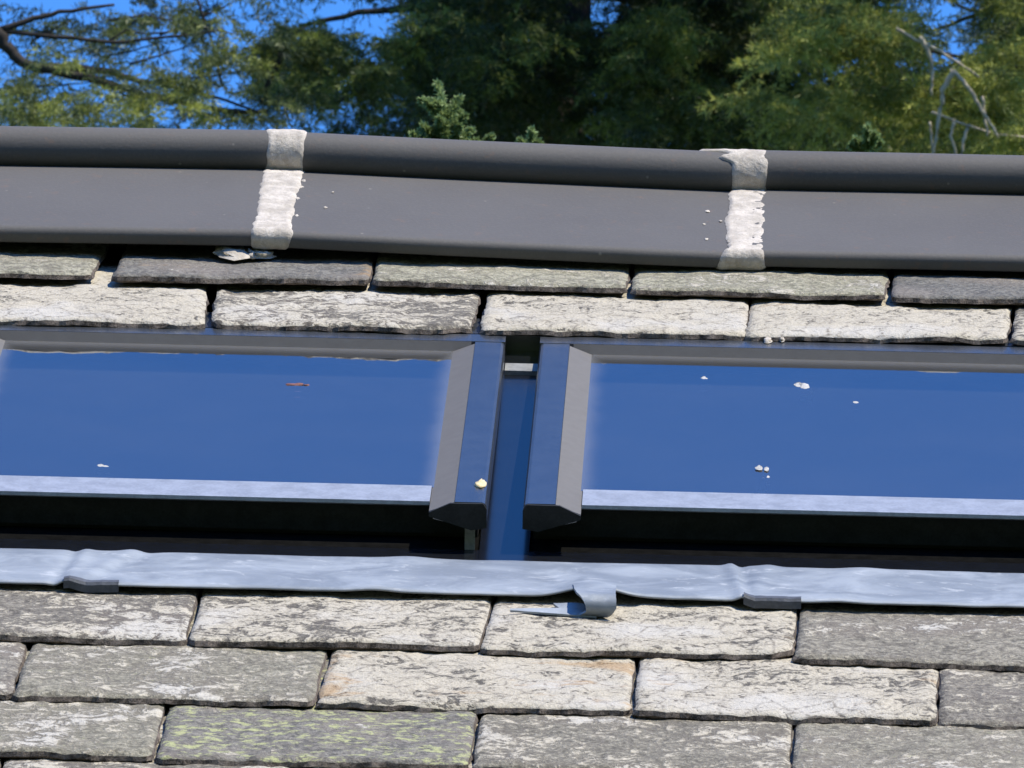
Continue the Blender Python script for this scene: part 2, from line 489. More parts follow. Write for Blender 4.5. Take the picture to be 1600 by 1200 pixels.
row(W0, .23, [
    ((-215, 1080), (260, 1090), (238, 1175), (-240, 1164), K(pale=.42, lichen=.3, green=.45)),
    ((269, 1092), (747, 1104), (732, 1191), (245, 1178), K(pale=.22, lichen=1.0, label='dark slate crusted with yellow green lichen')),
    ((754, 1106), (1238, 1120), (1232, 1205), (737, 1193), K(pale=.47, green=.2, rust=.3)),
    ((1245, 1122), (1720, 1135), (1716, 1221), (1238, 1208), K(pale=.36, green=.3, lichen=.3)),
    ((-690, 1068), (-222, 1080), (-247, 1164), (-715, 1152), K(pale=.5)),
    ((1727, 1135), (2200, 1147), (2198, 1232), (1724, 1221), K(pale=.5)),
])
row(W0, .23, [
    ((-485, 1168), (2, 1178), (-22, 1266), (-510, 1255), K(pale=.5)),
    ((10, 1179), (474, 1188), (452, 1278), (-15, 1268), K(pale=.48)),
    ((481, 1190), (958, 1202), (950, 1291), (459, 1280), K(pale=.55, lichen=.3)),
    ((966, 1204), (1440, 1216), (1440, 1303), (957, 1292), K(pale=.48, lichen=.6)),
    ((1447, 1217), (1920, 1228), (1925, 1316), (1446, 1304), K(pale=.42)),
])
row(W0, .23, [
    ((-250+480*i, 1258+12*i), (222+480*i, 1270+12*i), (208+482*i, 1362+12*i), (-268+482*i, 1350+12*i), K(pale=random.uniform(.35, .6), lichen=random.uniform(0, .4))) for i in range(-1, 5)])
row(W0, .23, [
    ((-480+480*i, 1345+12*i), (-8+480*i, 1357+12*i), (-20+482*i, 1450+12*i), (-498+482*i, 1438+12*i), K(pale=random.uniform(.35, .6), lichen=random.uniform(0, .4))) for i in range(-1, 6)])

# two short courses above the skylights, bedded over the skylight head
W1 = .040
row(W1, .18, [
    ((-135, 440), (324, 448), (318, 501), (-165, 492), K(pale=.80, rust=.1, rough=1.1)),
    ((339, 448), (748, 459), (736, 511), (331, 500), K(pale=.57, rust=.3, rough=1.3, chips=((.97, .022, .014),))),
    ((762, 459), (1170, 468), (1166, 518), (751, 510), K(pale=.80, rough=1.2)),
    ((1174, 468), (1580, 477), (1575, 526), (1167, 519), K(pale=.84, rust=.5, rough=1.1)),
    ((1586, 477), (2000, 487), (2000, 536), (1582, 527), K(pale=.6)),
    ((-560, 430), (-142, 440), (-172, 492), (-590, 483), K(pale=.6)),
], length=.30)
row(W1+.003, .18, [
    ((-300, 385), (162, 394), (141, 424), (-325, 415), K(pale=.30, green=.7, rough=.8)),
    ((192, 396), (582, 404), (577, 433), (176, 428), K(pale=.16, rust=.75, rough=.9)),
    ((590, 406), (983, 419), (978, 446), (584, 433), K(pale=.32, green=.85, rust=.45, rough=.8)),
    ((992, 420), (1387, 430), (1381, 458), (987, 449), K(pale=.36, green=.95, rust=.35, rough=.8)),
    ((1396, 432), (1800, 441), (1800, 469), (1393, 459), K(pale=.04, rough=.7, label='plain dark blue grey slate')),
    ((-720, 376), (-308, 385), (-333, 415), (-745, 406), K(pale=.3)),
], length=.27)

# ------------------------------------------------------------------ ridge
def frame_yz(v, w): 
    p = L(0, v, w); return p[1], p[2]
RR = .0225
# wing, measured along the roof: lower edge, upper edge by the roll
_, vA = uv(800, 381, .062)
wingA = np.array(frame_yz(vA, .062)); wingB = np.array(frame_yz(V_RC-.012, W_RC-.012))
dirw = (wingB-wingA)/np.linalg.norm(wingB-wingA)
nrm = np.array([-dirw[1], dirw[0]])
cyz = RC[1:]
# outline of the front half, from under the lower edge up and over the roll to its top
front = []
TT = .018
front += [tuple(wingA - nrm*TT + dirw*.006), tuple(wingA - nrm*(TT-.002) + dirw*.002)]
for k in range(7):
    an = math.pi/2*k/6; front.append(tuple(wingA + dirw*(.008-.008*math.cos(an)) - nrm*(.008-.008*math.sin(an))))
for k in range(1, 8): front.append(tuple(wingA + (wingB-wingA)*k/8.0))
ang0 = math.atan2(*( (wingB-cyz)[::-1]))
angs = np.linspace(ang0 if ang0 < 0 else ang0-2*math.pi, -math.pi*1.5, 15)
a_start = angs[0]
for a in np.linspace(a_start, -1.5*math.pi, 15):
    front.append((cyz[0]+RR*math.cos(a), cyz[1]+RR*math.sin(a)))
def mir(p): return (2*cyz[0]-p[0], p[1])
outer = front + [mir(p) for p in front[::-1][1:]]
# underside
ins_top = (cyz[0], cyz[1]-.040)
inner = [mir(front[0]), ins_top, front[0]]
poly = outer + [ins_top]
TILE_SHIFT = {2: (.0058, -.0046), 1: (.0042, .0074), 3: (-.0020, .0006)}
def ridge_tile(u0, u1, seed, shift=(0, 0)):
    segs = 16
    V, F = [], []
    n = len(poly)
    for i in range(segs+1):
        t = i/segs; u = u0+(u1-u0)*t
        sag = .0003*math.sin(math.pi*t) + .0007*nz(u*6, seed)
        so_ = shift[0]+(shift[1]-shift[0])*t
        for (y, z) in poly:
            V.append((P0[0]+u, y+so_*Wa[1], z - sag + so_*Wa[2]))
    for i in range(segs):
        for k in range(n):
            k2 = (k+1) % n
            F.append((i*n+k, i*n+k2, (i+1)*n+k2, (i+1)*n+k)[::-1])
    F.append(tuple(range(n))); F.append(tuple(range(segs*n, segs*n+n))[::-1])
    return obj('ridge_tile', V, F, M_TILE, house, False, True)
wmid = .07
uj1 = (uv(446, 300, wmid)[0]); uj2 = uv(1172, 320, wmid)[0]
PL = uj2-uj1
cuts = [uj1-2*PL, uj1-PL, uj1, uj2, uj2+PL, uj2+2*PL]
for i in range(5):
    ridge_tile(cuts[i]+.003, cuts[i+1]-.003, i*3.7, TILE_SHIFT.get(i, (0, 0)))
for o in [x for x in bpy.data.objects if x.name.startswith('ridge_tile')]:
    # flat-shade only the sharp lower edge
    try: o.data.set_sharp_from_angle(angle=R(38))
    except Exception: pass

def mortar(uc, half, seed, slant, left_fn=None, shift=0.0):
    """a ragged band of pointing that follows the tile's outline over the roll"""
    # resample the front outline by length
    P = [np.array(p) for p in front] + [np.array(mir(p)) for p in front[::-1][1:8]]
    seg = [0]
    for a, b in zip(P[:-1], P[1:]): seg.append(seg[-1]+np.linalg.norm(b-a))
    tot = seg[-1]; N = 170; NU = 18
    V, F = [], []
    for j in range(N+1):
        s = tot*j/N
        k = max(i for i in range(len(seg)) if seg[i] <= s+1e-9); k = min(k, len(P)-2)
        f = (s-seg[k])/(seg[k+1]-seg[k]); p = P[k]*(1-f)+P[k+1]*f
        tg = (P[k+1]-P[k]); tg /= np.linalg.norm(tg); nn = np.array([-tg[1], tg[0]])
        q = s/tot
        l = half*(1+.20*fbm(q*7, seed, 0)+.07*nz(q*30, seed, 1)); r = half*(1+.20*fbm(q*7, seed+9, 0)+.08*nz(q*23, seed+9, 1))
        if left_fn: l += left_fn(q)
        c = uc + slant*(q-.5)
        if q < .07: l *= 1.06; r *= .98
        for i in range(NU+1):
            t = i/NU; u = c - l + (l+r)*t
            edge = min(t, 1-t)
            lift = .0024*min(1, edge/.07) - .0008
            lift += (.0008*fbm(u*60, q*30, seed) + .0006*nz(u*200, q*110, seed))*min(1, edge/.1)
            if q < .07: lift += .001*min(1, edge/.1)
            g = math.exp(-((q-.53)/.012)**2)       # the crease where roll meets wing
            lift += .002*g
            pp = p + nn*lift + Wa[1:]*shift
            V.append((P0[0]+u, pp[0], pp[1]))
    W_ = NU+1
    for j in range(N):
        for i in range(NU):
            F.append((j*W_+i, j*W_+i+1, (j+1)*W_+i+1, (j+1)*W_+i)[::-1])
    return V, F
def lump(c, r, seed, n=8):
    """little irregular lump (c is a world point), flattened on to the roof"""
    V, F = [], []
    for j in range(n//2+1):
        th = math.pi/2*j/(n//2)
        for i in range(n):
            ph = 2*math.pi*i/n
            k = 1+.75*nz(math.cos(ph)*1.6+seed, math.sin(ph)*1.6, th*2)
            V.append(c + Ua*r[0]*k*math.cos(ph)*math.cos(th) + Va*r[1]*k*math.sin(ph)*math.cos(th) + Wa*r[2]*(math.sin(th)*k-.15))
    for j in range(n//2):
        for i in range(n):
            i2 = (i+1) % n
            F.append((j*n+i, j*n+i2, (j+1)*n+i2, (j+1)*n+i))
    return V, F
def on_roof(px, py, w): return L(*uv(px, py, w), w)
def on_wing(px, py):
    d = ray(px, py); n3 = np.array([0, nrm[0], nrm[1]]); a3 = np.array([0, wingA[0], wingA[1]])
    return CAM + d*(float((a3-CAM) @ n3)/float(d @ n3))
def flecks(lst, sh, seed):
    return [lump(on_wing(x, y)+Wa*sh, (r/1560., r/1560.*2, .0007), seed+i*3.3) for i, (x, y, r) in enumerate(lst)]
wing_w = .068
j1 = join(mortar(uj1-.006, .0205, 3.1, .004, None, .0068),
          lump(on_roof(368, 396, W1+.003), (.022, .02, .006), 1.0), lump(on_roof(396, 397, W1+.002), (.014, .018, .007), 6.0), lump(on_roof(347, 394, W1+.002), (.010, .012, .006), 7.7), lump(on_roof(412, 399, W1+.002), (.012, .014, .006), 2.2),
          *flecks([(508, 332, 3), (470, 300, 5), (474, 290, 4), (463, 345, 3), (465, 318, 4), (520, 308, 2), (402, 318, 2.5)], .0055, 20))
obj('mortar_joint', j1[0], j1[1], M_MORTAR, house, False, True)
def smear(q): return .010*max(0, 1-q/.09) + .036*math.exp(-((q-.885)/.016)**2)*(1+.6*nz(q*90, 2.0)) + .016*math.exp(-((q-.835)/.012)**2)
j2 = join(mortar(uj2-.003, .0195, 8.4, .004, smear, -.0032),
          *flecks([(1205, 330, 4), (1210, 322, 3), (1106, 325, 4), (1126, 340, 3), (1100, 345, 2.5), (1104, 368, 3), (1200, 350, 4), (1240, 328, 2), (1140, 372, 4)], -.0036, 50))
obj('mortar_joint', j2[0], j2[1], M_MORTAR, house, False, True)
for k, cu in enumerate((cuts[0], cuts[1], cuts[4], cuts[5])):
    mm = mortar(cu, .020, 13.7+k*5, .003)
    obj('mortar_joint', mm[0], mm[1], M_MORTAR, house, False, True)

# ------------------------------------------------------------------ skylights
WT_, WB_ = .030, .060
_, VT = uv(815, 521, WT_)
_, VB = uv(790, 786, WB_)
def ww(v, h=0.0): return WT_ + (VT-v)/(VT-VB)*(WB_-WT_) + h
vm = (VT+VB)/2
UL1 = uv(775, 660, ww(vm))[0]                 # right edge of the left skylight
UR0 = uv(831, 660, ww(vm))[0]                 # left edge of the right skylight
WID = .555
CW, GW, HB = .030, .024, .010                 # cover width, bevel width, bevel drop

def prism_v(prof, v0, v1, caps=True):
    """profile of (u, h) points run up the slope"""
    n = len(prof)
    V = [L(u, v0, ww(v0, h)) for (u, h) in prof] + [L(u, v1, ww(v1, h)) for (u, h) in prof]
    F = [(i, (i+1) % n, n+(i+1) % n, n+i) for i in range(n)]
    if caps: F += [tuple(range(n))[::-1], tuple(range(n, 2*n))]
    return V, F
def prism_u(prof, u0, u1):
    """profile of (v, h) points run along the ridge direction"""
    n = len(prof)
    V = [L(u0, v, ww(v, h)) for (v, h) in prof] + [L(u1, v, ww(v, h)) for (v, h) in prof]
    F = [(i, (i+1) % n, n+(i+1) % n, n+i) for i in range(n)] + [tuple(range(n))[::-1], tuple(range(n, 2*n))]
    return V, F

def skylight(ua, ub, bracket):
    # frame box sunk into the roof, open in the middle
    inn = CW+GW-.004
    vb2 = VB+.056
    hb = lambda u, v: (-.035, ww(v, -.016))
    fr = join(box_uvw(ua+.009, ua+inn, vb2, VT-.004, hb), box_uvw(ub-inn, ub-.009, vb2, VT-.004, hb),
              box_uvw(ua+inn, ub-inn, VT-.075, VT-.004, hb), box_uvw(ua+inn, ub-inn, vb2, vb2+.05, hb))
    sk = obj('skylight', *fr, M_BLACK, house)
    for sgn, uo in ((1, ua), (-1, ub)):
        f = lambda a: uo + sgn*a
        prof = [(f(.0), -.024), (f(.0), -.004), (f(.0015), -.0012), (f(.004), 0), (f(CW), 0), (f(CW), -.003), (f(CW+GW-.002), -HB-.002), (f(CW+GW-.004), -.017), (f(.012), -.026)]
        if sgn < 0: prof = prof[::-1]
        obj('side_cover', *prism_v(prof, VB, VT-.012), M_COVER, sk)
        g = [(f(CW+.0003), -.0008), (f(CW+GW), -HB), (f(CW+GW), -HB-.0012), (f(CW+.0003), -.0026)]
        if sgn < 0: g = g[::-1]
        obj('gasket', *prism_v(g, VB+.002, VT-.051), M_GASKET, sk)
        # dark moulded cap that closes the end of the cover
        cp = [(f(-.0005), -.024), (f(-.0005), -.006), (f(.003), -.0005), (f(CW+.004), -.0008), (f(CW+GW), -HB), (f(CW+GW), -HB-.004), (f(.014), -.0265)]
        if sgn < 0: cp = cp[::-1]
        obj('end_cap', *prism_v(cp, VB-.004, VB-.0003), M_BLACK, sk)
    tp = [(VT-.058, 0), (VT-.012, 0.0), (VT-.012, -.02), (VT-.058, -.02)]
    obj('top_cover', *prism_u([(VT-.045, .0004), (VT-.0118, .0004), (VT, -.004), (VT, -.02), (VT-.045, -.02)], ua, ub), M_COVER, sk)
    obj('gasket', *prism_u([(VT-.051, -HB-.002), (VT-.0455, .0002), (VT-.0452, -.02), (VT-.051, -.02)], ua+CW+.004, ub-CW-.004), M_GASKET, sk)
    hg = -HB+.0006
    pane = obj('pane', *prism_u([(VB+.100, hg-.003), (VB+.100, hg), (VT-.0475, hg), (VT-.0475, hg-.003)][::-1], ua+CW+GW-.006, ub-CW-GW+.006), M_GLASS, sk)
    tr = [(VB+.036, hg+.001), (VB+.1025, hg+.001), (VB+.1025, hg-.003), (VB+.038, hg-.004), (VB+.0355, hg-.0025)]
    obj('bottom_trim', *prism_u(tr[::-1], ua+CW+GW+.0005, ub-CW-GW-.0005), M_TRIM, sk)
    obj('bottom_rail', *prism_u([(VB+.045, hg-.005), (VB+.058, hg-.005), (VB+.058, hg-.033), (VB+.048, hg-.033)][::-1], ua+.012, ub-.012), M_BLACK, sk)
    # lining of the reveal under the glass and a drawn blind
    lv, lf = box_uvw(ua+inn+.001, ub-inn-.001, vb2+.051, VT-.076, lambda u, v: (-.30, ww(v, -.03)))
    lf = [f for i, f in enumerate(lf) if i not in (1,)]
    obj('lining', lv, [f[::-1] for f in lf], M_LINING, sk)
    obj('blind', *box_uvw(ua+inn+.004, ub-inn-.004, vb2+.055, uv(800, 603, ww(VT-.1, -.047))[1], lambda u, v: (ww(v, -.05), ww(v, -.047))), M_BLIND, sk)
    if bracket:
        obj('bracket', *box_uvw(ub-.020, ub-.0105, VB+.006, VB+.012, lambda u, v: (.012, ww(v, -.025))), M_GREYM, sk)
    return sk

skylight(UL1-WID, UL1, True)
skylight(UR0, UR0+WID, False)

# gutter between the two skylights
_, vs1 = uv(790, 862, .012)
_, vs0 = uv(790, 872, .018)
gv_, gf_ = box_uvw(UL1-.006, UR0+.006, vs0+.002, VT+.03, lambda u, v: (-.004, 0.0135 if v < VB else .0115))
gut = obj('gutter', gv_, gf_, M_TROUGH, house)
_, vbar = uv(815, 580, .012)
obj('gutter_clip', *box_uvw(UL1+.001, UR0-.001, vbar-.016, vbar+.014, lambda u, v: (.006, .0165)), M_GREYM, gut)
# dark head flashing over both skylights, under the slates
hv, hf = box_uvw(UL1-WID-.03, UR0+WID+.03, VT+.002, VT+.12, lambda u, v: (.006, .0285 if v < VT+.05 else .014))
obj('head_flashing', hv, hf, M_COVER, house)
# metal sill strip under the skylights
obj('sill_strip', *box_uvw(UL1-WID-.02, UR0+WID+.02, vs0, vs1+.001, lambda u, v: (.0, .0125)), M_TROUGH, house)

obj('shade_sheet', *box_uvw(UL1-WID-.02, UR0+WID+.02, vs1+.002, VB+.060, lambda u, v: (.0, .0105)), M_SHADE, house)  # black sheet standing in for the shade under the skylights

# ------------------------------------------------------------------ lead apron
_, vtail = uv(800, 929, .0215)
_, vhead = uv(800, 872, .022)
def apron_w(u, v):
    t = (v-vtail)/(vhead-vtail)
    h = .0225 - .003*t
    h += .0008*fbm(u*7, v*7, 2.0, 3) + .0003*nz(u*30, v*22, 5.0)
    h += .010*math.exp(-((u-U_LIFT)/.032)**2)*max(0, 1-max(t, 0))**1.5
    for (cu, sl, a, wd) in CREASES:
        x = (u-cu-sl*(t-.5))/wd
        h += a*math.exp(-x*x)
    return h
cx = lambda px: uv(px, 900, .028)[0]
U_LIFT = uv(925, 928, .04)[0]
CREASES = [(cx(96), .012, -.0018, .006), (cx(112), .012, .0016, .008), (cx(155), .05, .0022, .012), (cx(178), .05, -.0014, .009),
           (cx(1152), -.012, .0024, .006), (cx(1166), -.010, -.0018, .006), (cx(1185), .02, .0018, .010), (cx(610), .03, .002, .02), (cx(1330), .02, .0015, .02)]
a0, a1 = UL1-WID-.10, UR0+WID+.10
NU, NV = 420, 14
V, F = [], []
for layer in (0, 1):
    for j in range(NV+1):
        for i in range(NU+1):
            u = a0+(a1-a0)*i/NU; t = j/NV
            vt = vtail + .0008*fbm(u*6, 1.0, 0, 3) + .0007*nz(u*45, 7.7)
            vh = vhead + .0018*fbm(u*5, 4.0, 0, 3)
            v = vt+(vh-vt)*t
            V.append(L(u, v, apron_w(u, v) - layer*.0024 - (.0006 if j == 0 and layer == 0 else 0)))
n1 = (NU+1)*(NV+1); W_ = NU+1
for j in range(NV):
    for i in range(NU):
        a = j*W_+i
        F.append((a, a+1, a+W_+1, a+W_)); F.append((n1+a, n1+a+W_, n1+a+W_+1, n1+a+1))
for i in range(NU):
    F.append((i, n1+i, n1+i+1, i+1))
    a = NV*W_+i; F.append((a, a+1, n1+a+1, n1+a))
apron = obj('lead_apron', V, F, M_LEAD, house, True, True)

# the two folded clips at the apron's lower edge
def clip(px0, px1, py):
    ua_ = uv(px0, py, .028)[0]; ub_ = uv(px1, py+1.5, .028)[0]
    N = 10; prof = [(.007, .0008), (.004, .0012), (-.001, .0010), (-.003, -.0015), (-.0036, -.0085), (-.0015, -.0085), (-.001, -.002), (.004, -.0012), (.007, -.0012)]
    V, F = [], []
    n = len(prof)
    for i in range(N+1):
        u = ua_+(ub_-ua_)*i/N
        vt = vtail + .0008*fbm(u*6, 1.0, 0, 3)
        for (dv_, dw_) in prof:
            V.append(L(u, vt+dv_+.0006*nz(i*.9, dv_*90), apron_w(u, vt+max(dv_, 0))+dw_+.0012+.0006*nz(i*.7, 3.3)))
    for i in range(N):
        for k in range(n):
            k2 = (k+1) % n; F.append((i*n+k, (i+1)*n+k, (i+1)*n+k2, i*n+k2))
    F += [tuple(range(n)), tuple(range(N*n, N*n+n))[::-1]]
    obj('clip', V, F, M_DARKLEAD, apron, True, False)
clip(98, 184, 908); clip(1162, 1252, 931)

# the loose strap of lead that sticks out below the apron and curls back under itself
def strap():
    """a tab of the apron's edge that rolls down and under, its torn end left lying to the left"""
    r_ = .0113
    uA, uM, uB = uv(893, 927, .038)[0], uv(916, 945, .03)[0], uv(961, 945, .03)[0]
    zt = apron_w((uA+uB)/2, vtail) + .0045
    wb = zt-2*r_
    vc = vtail-.042
    rows_ = []                                   # (v, w, left u, right u)
    for k in range(6):
        t = k/5; rows_.append((vtail+.016+(vc-vtail-.016)*t, None if t < .3 else apron_w(uB, vtail+.01)+.0013+(zt-apron_w(uB, vtail+.01)-.0013)*(t-.2)/.8, uA+(uM-uA)*.35*t, uB))
    for k in range(1, 17):
        a = math.pi/2 + math.pi*k/16; q = k/16
        rows_.append((vc+r_*1.1*math.cos(a), zt-r_+r_*math.sin(a), uA+(uM-uA)*(.35+.65*math.sin(min(1, q*1.6)*math.pi/2)) - max(0, q-.62)*.05, uB+.0012*math.sin(q*math.pi)-.010*max(0, q-.5)*2))
    for k in range(1, 7):
        t = k/6; rows_.append((vc+.030*t, wb+.002*t, rows_[21][2]-.012*t, rows_[21][3]-.006*t))
    NJ = 14; V, F = [], []
    n = len(rows_)
    def nrm_(i):
        a = rows_[max(i-1, 0)]; b = rows_[min(i+1, n-1)]
        wa = a[1] if a[1] is not None else zt; wb_ = b[1] if b[1] is not None else zt
        dv, dw = b[0]-a[0], wb_-wa; l = math.hypot(dv, dw) or 1
        return dw/l, -dv/l
    for layer in (0, 1):
        for i, (v, w_, ul, ur) in enumerate(rows_):
            nv_, nw_ = nrm_(i)
            for j in range(NJ+1):
                u = ul+(ur-ul)*j/NJ
                wv_ = w_ if w_ is not None else max(apron_w(u, v), 0)+.0013
                if i > 5: wv_ += .0012*nz(u*60, v*50, 9)
                V.append(L(u+.0004*nz(i*.7, j*.5), v-nv_*.0022*layer, wv_-nw_*.0022*layer))
    W_ = NJ+1; n1 = n*W_
    for i in range(n-1):
        for j in range(NJ):
            a = i*W_+j
            F.append((a, a+W_, a+W_+1, a+1)); F.append((n1+a, n1+a+1, n1+a+W_+1, n1+a+W_))
        a = i*W_; F.append((a, n1+a, n1+a+W_, a+W_)); a = i*W_+NJ; F.append((a, a+W_, n1+a+W_, n1+a))
    for j in range(NJ):
        a = (n-1)*W_+j; F.append((a, n1+a, n1+a+1, a+1)); F.append((j, j+1, n1+j+1, n1+j))
    # the torn tongue
    tw_ = wb+.0030
    ut, vt_ = uv(797, 956, tw_+.001); u1_, v1_ = uv(932, 963, tw_)
    base = len(V); N = 12
    for layer in (0, 1):
        for i in range(N+1):
            t = i/N
            u = u1_+(ut-u1_)*t; lo = v1_+(vt_-v1_)*t + .0012*nz(t*5, 3.1); hi = (v1_+.024)+(vt_+.0016-(v1_+.024))*t**1.25
            for j in range(5):
                V.append(L(u, lo+(hi-lo)*j/4, tw_+.0026*t+.0012*(j/4)-.0018*layer))
    m1 = (N+1)*5
    for i in range(N):
        for j in range(4):
            a = base+i*5+j
            F.append((a, a+1, a+6, a+5)); F.append((m1+a, m1+a+5, m1+a+6, m1+a+1))
        a = base+i*5; F.append((a, a+5, m1+a+5, m1+a)); a += 4; F.append((a, m1+a, m1+a+5, a+5))
    for e_ in (0, N):
        for j in range(4):
            a = base+e_*5+j; F.append((a, m1+a, m1+a+1, a+1))
    o = obj('curled_tab', V, F, M_LEAD, apron, True, True)
    try: o.data.set_sharp_from_angle(angle=R(50))
    except Exception: pass
strap()

# ------------------------------------------------------------------ small things lying on the roof
def dropping(px, py, parts, w, name, label, cat, mat, seed):
    flat = .3 if name == 'bird_dropping' else 1
    ps = [lump(on_roof(px+dx, py+dy, w), (rx/1560., ry/1560./.25, hh*flat), seed+i*2.1) for i, (dx, dy, rx, ry, hh) in enumerate(parts)]
    o = obj(name, *join(*ps), mat, None, True, True)
    tag(o, label, cat)
    return o
def gw(py, px=800):    # height of the glass below this pixel
    w_ = .05
    for _ in range(4): w_ = ww(uv(px, py, w_)[1], -HB+.0006)
    return w_
dropping(1257, 605, [(0, 0, 9, 7, .0012), (-9, -4, 6, 4, .0006), (7, 6, 5, 3, .0006)], gw(605, 1257), 'bird_dropping', 'largest white splat on the right skylight, high on its glass', 'bird dropping', M_DROP, 3.0)
dropping(1100, 591, [(0, 0, 4, 3, .0006), (3, 1, 3, 2, .0005)], gw(591, 1100), 'bird_dropping', 'small round white speck high on the right skylight, near its frame', 'bird dropping', M_DROP, 5.0)
dropping(1337, 629, [(0, 0, 5, 2.5, .0005)], gw(629, 1337), 'bird_dropping', 'faint white speck right of the largest splat on the glass', 'bird dropping', M_DROP, 6.0)
dropping(1192, 745, [(-6, -14, 5, 4, .0006), (6, -12, 4, 3, .0006), (0, 8, 4, 7, .0006), (-4, 24, 3, 5, .0006), (8, 2, 3, 3, .0006)], gw(745, 1192), 'bird_dropping', 'broken white streak running down the right skylight to its bottom trim', 'bird dropping', M_DROP, 7.0)
dropping(160, 728, [(-3, 0, 6, 2.5, .0007), (4, 1, 5, 2, .0006)], gw(728, 160), 'bird_dropping', 'white speck low on the left skylight, above its bottom trim', 'bird dropping', M_DROP, 8.0)
dropping(752, 757, [(0, 0, 10, 5, .003)], ww(VB+.05, 0.0), 'seed', 'tan seed husk lying on the blue frame of the left skylight', 'seed', M_SEED, 9.0)
dropping(464, 601, [(-9, 0, 9, 1.2, .0012), (3, 0, 11, 1.5, .0012), (15, 1, 5, 1, .001)], gw(601, 464), 'twig', 'short dark red twig lying on the left skylight glass', 'twig', M_REDTWIG, 10.0)
dropping(1200, 535, [(0, -3, 8, 4, .004), (22, -4, 5, 3, .003)], ww(VT-.05, .0006), 'mortar_crumb', 'pale mortar crumbs on the top frame of the right skylight', 'mortar', M_MORTAR, 12.0)

# ------------------------------------------------------------------ trees
def added_wood():
    """the wood that stands round the garden on the near side"""
    V, F = [], []
    for k in range(9000):
        a = R(random.uniform(170, 370)); rr = random.gauss(34, 2.5)
        c = np.array([rr*math.cos(a), 4+rr*math.sin(a), 0.0]); hmax = 17+4*nz(a*5, 1.3)+2*nz(a*17, 2.2)
        c[2] = hmax*math.sqrt(random.random())
        x = rng.normal(size=3); x /= np.linalg.norm(x); y = np.cross(x, rng.normal(size=3)); y /= np.linalg.norm(y)
        h = random.uniform(.5, 1.0); n = len(V)
        V += [c-x*h, c-y*h*.6, c+x*h, c+y*h*.6]; F.append((n, n+1, n+2, n+3))
    o = obj('added_wood', V, F, M_WOOD, None, False)
    tag(o, 'unseen wood added behind the camera to darken shaded roof faces', 'wood', kind='stuff')
added_wood()  # never in view; blocks low sky light from the shaded faces

def unit(a): return a/np.maximum(np.linalg.norm(a, axis=-1, keepdims=True), 1e-9)

def needle_mesh(base, dirs, length, width, tone):
    n = len(base)
    rv = unit(rng.normal(size=(n, 3)))
    side = unit(np.cross(dirs, rv))
    L_ = np.asarray(length).reshape(-1, 1); Wd = np.asarray(width).reshape(-1, 1)
    v0 = base; v1 = base + dirs*L_*.45 + side*Wd; v2 = base + dirs*L_; v3 = base + dirs*L_*.45 - side*Wd
    V = np.stack([v0, v1, v2, v3], 1).reshape(-1, 3)
    return V, np.repeat(tone, 4)

def crown_obj(name, V, tone, mat, parent):
    n = len(V)//4
    me = bpy.data.meshes.new(name)
    o_ = V.mean(0)
    me.vertices.add(len(V)); me.vertices.foreach_set('co', (V-o_).astype(np.float32).ravel())
    me.loops.add(4*n); me.loops.foreach_set('vertex_index', np.arange(4*n, dtype=np.int32))
    me.polygons.add(n); me.polygons.foreach_set('loop_start', np.arange(0, 4*n, 4, dtype=np.int32))
    me.polygons.foreach_set('loop_total', np.full(n, 4, dtype=np.int32))
    at_ = me.attributes.new('tone', 'FLOAT', 'POINT'); at_.data.foreach_set('value', tone.astype(np.float32))
    me.materials.append(mat); me.update(calc_edges=True); me.validate()
    o = bpy.data.objects.new(name, me); COL.objects.link(o)
    put(o, Matrix.Translation(Vector(o_)), parent)
    return o

def sprays(roots, dirs, length, tone, k_side=6, k_need=20, nl=.023, nw=.0017, droop=.35):
    """flat drooping conifer sprays: a twig with side twigs, needles along all of them"""
    n = len(roots)
    length = np.asarray(length).reshape(-1, 1)
    up = np.array([0, 0, 1.0])
    side = unit(np.cross(dirs, up + .25*rng.normal(size=(n, 3))))
    B, D, Ln, T = [], [], [], []
    # main twig
    B.append(roots); D.append(dirs); Ln.append(length[:, 0]); T.append(tone)
    for k in range(k_side):
        t = .15+.7*k/max(1, k_side-1)
        s = 1 if k % 2 == 0 else -1
        b = roots + dirs*length*t - up*droop*length*t*t*.6
        dd = unit(dirs*.75 + side*s*.8 - up*droop*(.3+t) + .18*rng.normal(size=(n, 3)))
        B.append(b); D.append(dd); Ln.append(length[:, 0]*(.62-.35*t)*rng.uniform(.7, 1.2, n)); T.append(tone + rng.normal(0, .08, n))
    B = np.concatenate(B); D = np.concatenate(D); Ln = np.concatenate(Ln); T = np.concatenate(T)
    m = len(B)
    t = (np.arange(k_need)+.5)/k_need
    base = B[:, None, :] + D[:, None, :]*(Ln[:, None, None]*t[None, :, None]) - up*(droop*.5)*(Ln[:, None, None]*t[None, :, None]**2)
    nd = unit(D[:, None, :]*.85 + .62*rng.normal(size=(m, k_need, 3)) - up*.12)
    base = base.reshape(-1, 3); nd = nd.reshape(-1, 3)
    c = len(base)
    return needle_mesh(base, nd, rng.uniform(.7, 1.25, c)*nl, rng.uniform(.75, 1.3, c)*nw,
                       np.clip(np.repeat(T, k_need)+rng.normal(0, .07, c), 0, 1))

